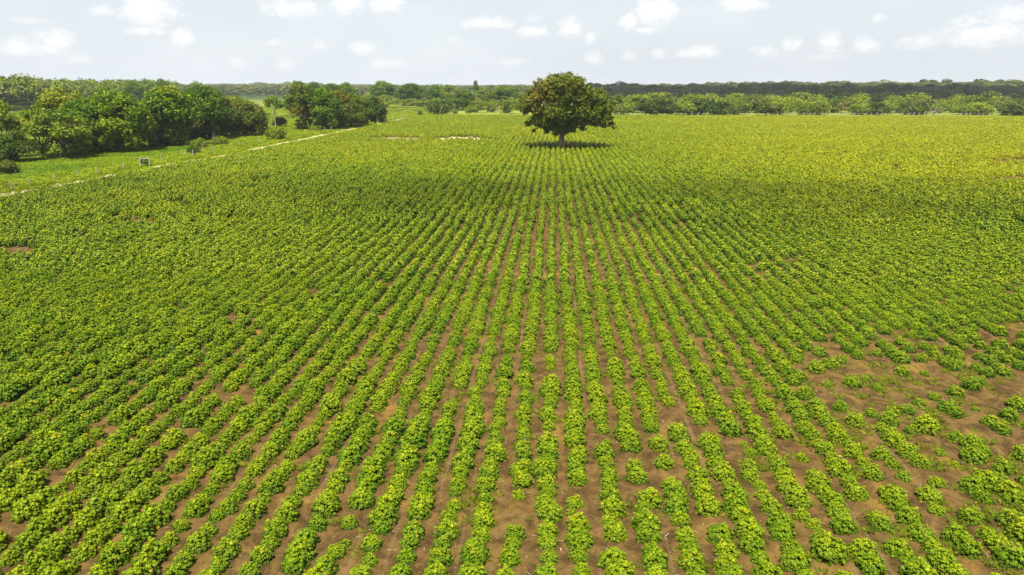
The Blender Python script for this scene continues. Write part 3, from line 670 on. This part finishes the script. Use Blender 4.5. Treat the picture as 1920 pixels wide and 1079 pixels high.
# a family of broadleaved trees, 10 m tall with a 4.2 m crown radius each, scaled to fit where they stand
def variant(kind):
    if kind == 'full': return tree_parts(crown_lobes(10, 4.5, .1, 44, .35), 10, 2.4, .26, M_tree, M_bark, .27, 200, bare=2, hue=.08)
    if kind == 'pale': return tree_parts(crown_lobes(10, 4.5, 1.4, 36, .33, 'vase'), 10, 3.4, .25, M_tree, M_pale, .27, 150, bare=7, lean=.03, trunks=3, hue=.2)
    if kind == 'olive': return tree_parts(crown_lobes(10, 4.6, 1.9, 30, .27), 10, 2.0, .22, M_olive, M_bark, .27, 100, bare=8, trunks=3, hue=.1)
    if kind == 'dark': return tree_parts(crown_lobes(10, 4.3, .0, 42, .37), 10, 1.6, .26, M_darkshrub, M_bark, .27, 190)
    if kind == 'gold': return tree_parts(crown_lobes(10, 4.2, 4.0, 20, .36, 'vase'), 10, 3.8, .22, M_tree, M_pale, .33, 100, bare=6, hue=.9)
    if kind == 'slim': return tree_parts(crown_lobes(10, 3.6, 5.2, 12, .40), 10, 5.2, .17, M_tree, M_pale, .33, 80, bare=3)
    if kind == 'red': return tree_parts(crown_lobes(10, 4.3, 1.5, 28, .33), 10, 2.4, .25, M_red, M_pale, .28, 170, bare=6, trunks=2, lean=-.05, hue=.5)
    if kind == 'shrub': return tree_parts(crown_lobes(4, 3.0, .0, 11, .52), 4, .5, .08, M_shrub, M_pale, .26, 120, bare=3, hue=.10)
    if kind == 'darkbush': return tree_parts(crown_lobes(4, 2.8, .0, 11, .52), 4, .5, .10, M_darkshrub, M_bark, .28, 120, bare=1)
    if kind == 'bare': return tree_parts(crown_lobes(4, 3.0, .8, 16, .25), 4, .7, .10, M_shrub, M_pale, .22, 45, bare=16, trunks=3, hue=.6)
VAR = {}
for kind, cnt in (('full', 3), ('pale', 2), ('olive', 2), ('dark', 2), ('gold', 1), ('slim', 1), ('red', 2), ('shrub', 5), ('darkbush', 3), ('bare', 2)):
    VAR[kind] = [variant(kind) for _ in range(cnt)]
SIZE = {'shrub': (4, 3.3), 'darkbush': (4, 3.1), 'bare': (4, 3.4), 'slim': (10, 4.2)}
def plant_tree(kind, bx, by, ytop, wpx, label, group=None, name='tree', cat='tree', single=False, vi=None):
    b = P(bx, by); h = height_at(b, ytop); zc_ = float(proj(np.array(b[0]), np.array(b[1]))[2]); R = wpx*zc_/F/2
    h0, r0 = SIZE.get(kind, (10, 4.5)); sx_ = R/r0*(1.1 if group == G1 else 1.); sz = h/h0
    b[2] = float(relief(np.array(b[0]), np.array(b[1])))
    cm_, tm_ = VAR[kind][rng.integers(len(VAR[kind])) if vi is None else vi % len(VAR[kind])]; rz_ = rng.random()*6.28
    if single:
        o = obj(name, cm_, None, b, rz_, (sx_, sx_, sz))
    else:
        o = empty(name, b, rz_, (sx_, sx_, sz)); obj('crown', cm_, o); obj('trunk', tm_, o)
    return tag(o, label, cat, group)
G1 = 'trees along the left side of the track'
for a in [
 ('dark', 28, 306, 240, 66, 'dense dark tree at the left edge with foliage down to the ground', G1),
 ('olive', 8, 300, 176, 62, 'tall yellow green tree rising behind the dark leftmost tree', G1),
 ('olive', 125, 299, 204, 108, 'open olive green tree with many thin stems left of the tree row', G1),
 ('gold', 138, 272, 164, 84, 'golden yellow topped tree with pale trunk behind the open olive tree', G1),
 ('full', 196, 287, 168, 84, 'broad dark green tree between the olive tree and the thick forked trunk', G1),
 ('full', 237, 287, 163, 86, 'tall tree on a thick dark forked trunk in the left row', G1),
 ('dark', 273, 281, 186, 54, 'narrow dark tree leafy to the ground beside the thick forked trunk', G1),
 ('pale', 325, 276, 157, 94, 'wide tree with a pale leaning trunk in the left row', G1),
 ('full', 367, 263, 166, 60, 'green tree partly behind the pale leaning trunk', G1),
 ('pale', 400, 264, 159, 66, 'tree with long pale upright trunk and orange tinted top', G1),
 ('dark', 427, 259, 175, 50, 'dark leafy tree right of the long pale trunk', G1),
 ('gold', 452, 254, 178, 48, 'small orange topped tree near the end of the left row', G1),
 ('dark', 474, 256, 186, 56, 'dark round tree with one thin white trunk ending the left row', G1),
 ('olive', 82, 296, 196, 56, 'pale green tree filling the gap right of the dark leftmost tree', G1),
 ('dark', 150, 292, 214, 60, 'low leafy tree filling the foot of the row right of the open olive tree', G1),
 ('dark', 300, 277, 214, 60, 'low dark tree filling the gap left of the pale leaning trunk', G1),
 ('dark', 395, 262, 205, 60, 'low dark tree at the foot of the long pale upright trunk', G1),
 ('full', 164, 284, 178, 66, 'green tree filling the gap right of the open olive tree', G1),
 ('full', 215, 281, 165, 70, 'tree top standing behind the broad dark green tree', G1),
 ('olive', 300, 274, 176, 60, 'lighter green tree between the narrow dark tree and the pale leaning trunk', G1),
 ('dark', 345, 268, 182, 56, 'shady low crowned tree right behind the pale leaning trunk', G1),
 ('full', 385, 262, 170, 56, 'green tree filling the gap left of the long pale trunk', G1),
 ('dark', 447, 255, 190, 46, 'low dark tree below the small orange topped tree', G1),
 ('full', 593, 243, 166, 50, 'leafy tree between the white leaning trunk and the clump middle', 'trees of the second clump'),
 ('dark', 626, 242, 188, 50, 'low dark foliage tree at the foot of the clump middle', 'trees of the second clump'),
 ('dark', 658, 240, 186, 50, 'low dark tree beside the right end of the second clump', 'trees of the second clump'),
 ('slim', 517, 240, 180, 36, 'slim tree with a small high crown alone right of the row', G1),
 ('red', 572, 244, 153, 68, 'rusty tinged tree with a white leaning trunk at the left of the second clump', 'trees of the second clump'),
 ('full', 612, 244, 160, 58, 'full green tree second from the left in the clump by the track', 'trees of the second clump'),
 ('red', 640, 240, 165, 54, 'brownish green tree in the middle of the clump by the track', 'trees of the second clump'),
 ('full', 672, 238, 171, 50, 'rounded green tree right of the middle of the clump', 'trees of the second clump'),
 ('dark', 704, 235, 176, 44, 'dark low tree at the right end of the clump beside the track', 'trees of the second clump'),
 ('full', 562, 205, 149, 34, 'tall grey green tree showing above the left of the second clump', 'trees behind the second clump'),
 ('full', 590, 203, 150, 34, 'tall tree top behind the rusty tinged tree', 'trees behind the second clump'),
 ('full', 622, 203, 153, 40, 'rounded tree top behind the middle of the second clump', 'trees behind the second clump'),
 ('full', 652, 203, 154, 38, 'tree top behind the right half of the second clump', 'trees behind the second clump'),
 ('full', 719, 193, 151, 48, 'large round dark tree alone right of the second clump', 'trees beyond the yellow meadow'),
 ('full', 769, 199, 153, 50, 'round dark tree with foliage to the ground beyond the yellow meadow', 'trees beyond the yellow meadow'),
 ('dark', 790, 194, 166, 26, 'smaller dark tree touching the right side of a round dark tree', 'trees beyond the yellow meadow'),
 ('slim', 893, 200, 151, 12, 'thin tree poking above the wood on the skyline', 'trees beyond the field end'),
 ('full', 818, 200, 158, 34, 'grey green tree above the dark bush at the field end', 'trees beyond the field end'),
 ('olive', 845, 202, 158, 40, 'mid green tree between the dark bush and the thin tree', 'trees beyond the field end'),
 ('full', 868, 207, 166, 42, 'dark green tree standing at the left end of a bright shrub row', 'trees beyond the field end'),
 ('olive', 912, 200, 163, 40, 'tree behind the bright shrub row right of the thin tree', 'trees beyond the field end'),
 ('full', 945, 200, 159, 46, 'dark crowned tree just left of the lone field tree', 'trees beyond the field end'),
 ('olive', 968, 198, 161, 34, 'tree partly hidden by the left edge of the lone field tree', 'trees beyond the field end'),
 ('dark', 1210, 217, 182, 40, 'left tree of the dark clump with pale trunks behind the far fence', 'dark clump behind the far fence'),
 ('dark', 1232, 217, 178, 36, 'middle tree of the dark clump with pale trunks behind the far fence', 'dark clump behind the far fence'),
 ('dark', 1252, 217, 184, 32, 'right tree of the dark clump with pale trunks behind the far fence', 'dark clump behind the far fence'),
 ('gold', 1248, 196, 172, 26, 'yellow topped tree above the dark clump', None),
 ('full', 255, 200, 150, 34, 'grey green tree top on the skyline above the left row', 'skyline trees on the left'),
 ('full', 308, 197, 147, 32, 'round tree top on the skyline above the thick forked trunk', 'skyline trees on the left'),
 ('olive', 368, 195, 151, 34, 'wide pale tree top on the skyline above the tall pale trunk', 'skyline trees on the left'),
]: plant_tree(*a)
GB = 'bushes by the track'
for a in [
 ('shrub', 374, 279, 259, 32, 'rounded bright bush in front of the pale leaning trunk', GB),
 ('shrub', 411, 273, 255, 30, 'bright bush below the long pale upright trunk', GB),
 ('darkbush', 363, 290, 273, 24, 'small dark bush near the fence in front of the left row', GB),
 ('shrub', 518, 263, 234, 38, 'large bright rounded bush beside the fence below the slim tree', GB),
 ('darkbush', 527, 239, 219, 26, 'dark bush at the foot of the slim tree', GB),
 ('darkbush', 18, 330, 300, 34, 'low bush in front of the dark leftmost tree', GB),
 ('shrub', 592, 246, 236, 30, 'low bright scrub at the foot of the second clump', GB),
 ('darkbush', 827, 215, 186, 46, 'round dark bush at the left corner of the field end', 'bushes at the field end'),
 ('shrub', 722, 196, 183, 20, 'small bright bush at the foot of the large round dark tree', 'bushes at the field end'),
 ('darkbush', 788, 216, 208, 8, 'tiny dark bush standing in the yellow meadow', 'bushes at the field end'),
 ('shrub', 853, 214, 206, 10, 'tiny pale bush right of the round dark bush', 'bushes at the field end'),
 ('shrub', 882, 213, 200, 20, 'low round bush at the front of the bright shrub row', 'bushes at the field end'),
 ('shrub', 893, 211, 189, 36, 'bright green shrub at the left of the bright shrub row', 'bright shrub row at the field end'),
 ('shrub', 915, 211, 190, 34, 'bright green shrub in the middle of the bright shrub row', 'bright shrub row at the field end'),
 ('bare', 934, 211, 194, 26, 'brownish twiggy shrub within the bright shrub row', 'bright shrub row at the field end'),
 ('shrub', 955, 213, 187, 40, 'largest bright green shrub beside the lone tree crown', 'bright shrub row at the field end'),
 ('darkbush', 1350, 217, 187, 50, 'broad dark shrub behind the far fence right of the dark clump', 'shrubs behind the far fence'),
 ('shrub', 1385, 215, 188, 40, 'bright shrub leaning against the broad dark shrub', 'shrubs behind the far fence'),
 ('darkbush', 1437, 217, 192, 46, 'dome shaped dark shrub behind the far fence', 'shrubs behind the far fence'),
 ('bare', 1668, 216, 190, 46, 'twiggy half bare shrub with pale stems behind the far fence', 'shrubs behind the far fence'),
 ('bare', 1750, 216, 190, 48, 'greyish twiggy shrub beside a bright rounded one', 'shrubs behind the far fence'),
 ('darkbush', 1900, 217, 190, 50, 'brown tinged dark shrub at the right edge behind the fence', 'shrubs behind the far fence'),
]: plant_tree(*a[:5], a[5], a[6], name='bush', cat='bush')
# the rest of the shrub belt beyond the far fence
row = 0; y = 215.6; cnt = 0
while y > 190:
    x = 1150+rng.random()*20
    while x < 1960:
        kd = rng.choice(['shrub', 'shrub', 'shrub', 'shrub', 'bare', 'darkbush', 'darkbush'], p=None)
        sc_ = (y-160)/55.; wp = rng.uniform(34, 62)*sc_; hp = wp*rng.uniform(.48, .66)
        if not (row == 0 and (1188 < x < 1270 or 1325 < x < 1400 or 1412 < x < 1460 or 1645 < x < 1690 or 1725 < x < 1775 or 1875 < x)):
            lab = {'shrub': 'bright green rounded shrub', 'bare': 'half bare twiggy shrub', 'darkbush': 'darker green shrub'}[kd]
            lab += (' in the front rank right behind the far fence' if row < 2 else (' in the middle of the thicket beyond the far fence' if row < 4 else ' at the back of the thicket below the dark woods'))
            plant_tree(kd, x, y, y-hp, wp, lab, 'shrub thicket beyond the far fence', 'bush', 'bush', single=True); cnt += 1
        x += wp*rng.uniform(.65, 1.0)
    y -= 3.4+1.2*row; row += 1
print('belt shrubs', cnt)

# ------------------------------------------------------------------ woods that read as one mass
def small_tree(mat, n_, leaf, hue):
    G = Geo(); lb = crown_lobes(10, 4.2, 1.0, 11, .48)
    for l in lb:
        u = norm(rng.normal(size=(n_, 3))); u[:, 2] = np.abs(u[:, 2])*.8+u[:, 2]*.2; c_ = np.array(l[:3])+u*l[3]*rng.uniform(.75, 1.05, n_)[:, None]
        G.leaves(c_, u+np.array([0, 0, .5])+rng.normal(size=(n_, 3))*.4, leaf*rng.uniform(.6, 1.3, n_), np.clip(rng.normal(.42+rng.normal()*.12, .2, n_), 0, 1), np.full(n_, hue*rng.random()))
    return G.build('wood_tree', mat)
WT = [small_tree(M_tree, 60, .75, .6) for _ in range(3)]+[small_tree(M_wood, 60, .75, .5) for _ in range(4)]+[small_tree(M_olive, 60, .7, .3) for _ in range(2)]
def wood(name, label, pts, sc_, ids_):
    p3 = np.stack([pts[:, 0], pts[:, 1], relief(pts[:, 0], pts[:, 1])-.3], -1); n_ = len(pts)
    return tag(scatter(name, p3, rng.random(n_)*6.28, sc_, ids_, WT), label, 'woods', None, 'stuff')
def jit(poly_px, spacing, xs_, ys_):
    gx_, gy_ = np.meshgrid(np.arange(xs_[0], xs_[1], spacing), np.arange(ys_[0], ys_[1], spacing))
    X_ = gx_.ravel()+rng.normal(size=gx_.size)*spacing*.33; Y_ = gy_.ravel()+rng.normal(size=gx_.size)*spacing*.33
    a_, b_, _ = proj(X_, Y_); k_ = in_poly(a_, b_, poly_px) & (Y_ > 0); return np.stack([X_[k_], Y_[k_]], -1)
pts = jit([(-320, 214), (0, 212), (60, 205), (130, 200), (330, 193), (330, 183), (-320, 183)], 8.5, (-600, 0), (240, 900))
n = len(pts); sc_ = np.stack([rng.uniform(1.1, 1.6, n)]*2+[rng.uniform(1.25, 1.75, n)*(1+.12*sstep(150, 0, proj(pts[:, 0], pts[:, 1])[0]))], -1)
wood('woodland', 'dense green wood behind the left tree row', pts, sc_, rng.choice([0, 1, 2, 7, 8, 3], n))
def ring(a0, a1, r0, r1, n_):
    a = rng.uniform(a0, a1, n_); r = np.sqrt(rng.uniform(r0**2, r1**2, n_)); return np.stack([np.sin(a)*r, np.cos(a)*r], -1)
pts = ring(-.34, .02, 420, 900, 1500); n = len(pts); h_ = rng.uniform(.35, .7, n)
pxx = proj(pts[:, 0], pts[:, 1])[0]; k = (pxx > 400) & (pxx < 560) | (pxx > 690); pts, h_ = pts[k], h_[k]; n = len(pts)
wood('scrub', 'low green scrub beyond the meadow on the left', pts, np.stack([h_*1.6, h_*1.6, h_], -1), rng.choice([0, 1, 2, 7, 8], n))
pts = ring(-.75, .0, 850, 2300, 5200); n = len(pts); f = rng.uniform(.8, 1.3, n)
wood('far_woods', 'hazy grey green woods on the left skyline', pts, np.stack([f*1.5, f*1.5, f*1.1], -1), rng.integers(3, 7, n))
pts = ring(.03, .75, 560, 1500, 9000); n = len(pts); f = rng.uniform(.6, 1.25, n)*np.where(rng.random(n) < .04, 1.5, 1)*(.8+.5*sstep(600, 1200, np.hypot(*pts.T)))
wood('dark_woods', 'dark shaded woods behind the bright thicket on the right', pts, np.stack([f*1.4, f*1.4, f*.85], -1), rng.choice([3, 4, 5, 6, 3, 4, 5, 6, 0], n))
pts = ring(-.78, .78, 1500, 6500, 15000); n = len(pts); f = rng.uniform(.8, 1.25, n)*np.where(rng.random(n) < .05, 1.4, 1)
wood('skyline_woods', 'pale distant woods along the horizon', pts, np.stack([f*2.6, f*2.6, f*1.05], -1), rng.choice([3, 4, 7, 8, 7, 8, 2], n))

# ------------------------------------------------------------------ fences
def post(b, h, lean_x=0., r=.09):
    G = Geo(); l = np.array([lean_x, rng.normal()*.04, 1.])
    pts = [np.array([0, 0, -.2])*1., l*h*.5+rng.normal(size=3)*.01, l*h]; G.tube(pts, [r*1.05, r, r*.9], 7)
    tp_ = pts[-1]; G.tube([tp_, tp_+np.array([0, 0, .02])], [r*.9, .005], 7)
    return G.build('post', M_post)
def fence(label, px_list, h, rad, lean, wires, slack):
    b0 = P(*px_list[0]); root = empty('fence', b0); tag(root, label, 'fence'); tops = []
    for (x, y) in px_list:
        b = P(x, y); ln = lean*rng.uniform(.2, 1.4); hh = h*rng.uniform(.88, 1.1)
        obj('post', post(b, hh, ln, rad*rng.uniform(.85, 1.2)), root, tuple(b-b0)); tops.append(b-b0+np.array([ln*hh*.7, 0, 0]))
    for wz in wires:
        G = Geo()
        for a_, c_ in zip(tops[:-1], tops[1:]):
            G.tube([a_+[0, 0, wz], (a_+c_)/2+[0, 0, wz-slack], c_+[0, 0, wz]], [.006]*3, 3)
        obj('wire', G.build('wire', M_wire), root)
    return root
fence('post and wire fence along the left side of the dirt track', [(-120, 392), (-50, 375), (23, 358), (57, 351), (103, 343), (147, 334), (181, 329), (232, 319)], 1.15, .10, .05, (.35, .7, 1.0), .03)
fence('line of wooden posts running beside the track towards the second clump', [(304, 303), (342, 294), (362, 295), (399, 288), (449, 274), (487, 268), (525, 262), (540, 259), (587, 250), (609, 246.5), (621, 245), (643, 241.5), (654, 240), (663, 239), (674, 236), (700, 233), (717, 229.5), (722, 228), (729, 226.5), (737, 225), (746, 223), (752, 222)], 1.3, .11, .04, (.4, .8, 1.15), .03)
pp = []; x = 1128.
while x < 1990: pp.append((x+rng.normal()*1.2, 217.2)); x += rng.uniform(9., 13.5)
fence('long row of pale leaning posts along the far end of the field', pp, 1.3, .13, .32, (.4, .8, 1.15), .03)
# wooden brace grown over with vines, where the fence turns
b0 = P(264, 313); r_ = empty('fence_brace', b0, YAW); tag(r_, 'wooden corner brace of two posts overgrown with dark vines by the track', 'fence brace')
obj('post', post(b0, 1.6, .02, .12), r_, (0, 0, 0)); obj('post', post(b0, 1.7, -.02, .12), r_, (1.35, .2, 0))
G = Geo(); G.tube([[0, 0, 1.3], [.7, .1, 1.28], [1.35, .2, 1.35]], [.06, .055, .06], 6); obj('rail', G.build('rail', M_post), r_)
G = Geo(); G.tube([[0, 0, .25], [1.35, .2, 1.2]], [.05, .05], 6); obj('strut', G.build('strut', M_post), r_)
G = Geo(); c = np.stack([rng.uniform(.1, 1.3, 260), rng.normal(.1, .14, 260), rng.uniform(.25, 1.3, 260)], -1)
G.leaves(c, rng.normal(size=(260, 3))+[0, -.5, .6], rng.uniform(.08, .18, 260), rng.random(260)*.6); obj('vine', G.build('vine', M_darkshrub), r_)

# ------------------------------------------------------------------ clouds overhead (above and outside the picture) that shade the far woods and a belt of the field
m, t = new_mat('cloud'); M_cloud = m
df = t.node('ShaderNodeBsdfDiffuse'); df.inputs[0].default_value = (.9, .9, .92, 1)
tl = t.node('ShaderNodeBsdfTranslucent'); tl.inputs[0].default_value = (.9, .9, .92, 1)
a_ = t.node('ShaderNodeMixShader'); a_.inputs[0].default_value = .45; t.l.new(df.outputs[0], a_.inputs[1]); t.l.new(tl.outputs[0], a_.inputs[2])
tr = t.node('ShaderNodeBsdfTransparent'); lw = t.node('ShaderNodeAttribute', attribute_type='OBJECT', attribute_name='thin')
b_ = t.node('ShaderNodeMixShader'); t.l.new(lw.outputs['Fac'], b_.inputs[0])
t.l.new(a_.outputs[0], b_.inputs[1]); t.l.new(tr.outputs[0], b_.inputs[2]); out(t, b_.outputs[0])
import bmesh
def cloud(label, centres, alt, thin):
    bm = bmesh.new()
    for (x, y, rx, ry, rz_) in centres:
        p = Vector((x, y, 0))+sun_dir*(alt/sun_dir.z)
        r0 = bmesh.ops.create_icosphere(bm, subdivisions=3, radius=1.)
        sd_ = rng.random(3)*10
        for v in r0['verts']:
            q = v.co.copy(); w_ = 1+.18*math.sin(q.x*5+sd_[0])*math.cos(q.y*6+sd_[1])+.12*math.sin(q.z*9+q.x*8+sd_[2])
            zq = q.z*rz_*w_; zq = zq if q.z > 0 else zq*.35
            v.co = Vector((p.x+q.x*rx*w_, p.y+q.y*ry*w_, p.z+zq))
    me = bpy.data.meshes.new('cloud'); bm.to_mesh(me); bm.free(); me.materials.append(M_cloud)
    me.polygons.foreach_set('use_smooth', np.ones(len(me.polygons), bool))
    o = obj('cloud', me); o['thin'] = thin; return tag(o, label, 'cloud')
L_ = []
for q in range(14):
    a = .10+.65*(q+.5)/14; r = (760, 960)[q % 2]+rng.normal()*30; L_.append((math.sin(a)*r, math.cos(a)*r, rng.uniform(110, 150), rng.uniform(150, 200), 50))
L_ = [(x_, y_, rx_, ry_, z_) for (x_, y_, rx_, ry_, z_) in L_]
cloud('broad white cloud high above the woods on the right', L_, 620, .36)
y0, y1 = P(1000, 400)[1], P(1000, 347)[1]
L_ = [(x_, y0+(y1-y0)*m_, 36, (y1-y0)*.78, 6) for x_, m_ in ((-38, .5), (6, .35), (52, .55), (98, .35), (140, .5))]
cloud('thin white cloud strip high above the middle of the field', L_, 900, .86)

# ------------------------------------------------------------------ haze
m = bpy.data.materials.new('haze'); m.use_nodes = True; t = NT(m.node_tree); t.n.clear()
pv = t.node('ShaderNodeVolumePrincipled'); pv.inputs['Color'].default_value = (.86, .92, 1., 1); pv.inputs['Density'].default_value = 1.3e-4
pv.inputs['Anisotropy'].default_value = .0
o_ = t.node('ShaderNodeOutputMaterial'); t.l.new(pv.outputs[0], o_.inputs['Volume'])
b = 9300.; zt = 62.; V = np.array([[-b, -b, -12], [b, -b, -12], [b, b, -12], [-b, b, -12], [-b, -b, zt], [b, -b, zt], [b, b, zt], [-b, b, zt]])
tag(obj('haze', mesh('haze', V, np.array([[0, 3, 2, 1], [4, 5, 6, 7], [0, 1, 5, 4], [1, 2, 6, 5], [2, 3, 7, 6], [3, 0, 4, 7]]), m)), 'thin pale haze over the land', 'haze', None, 'stuff')
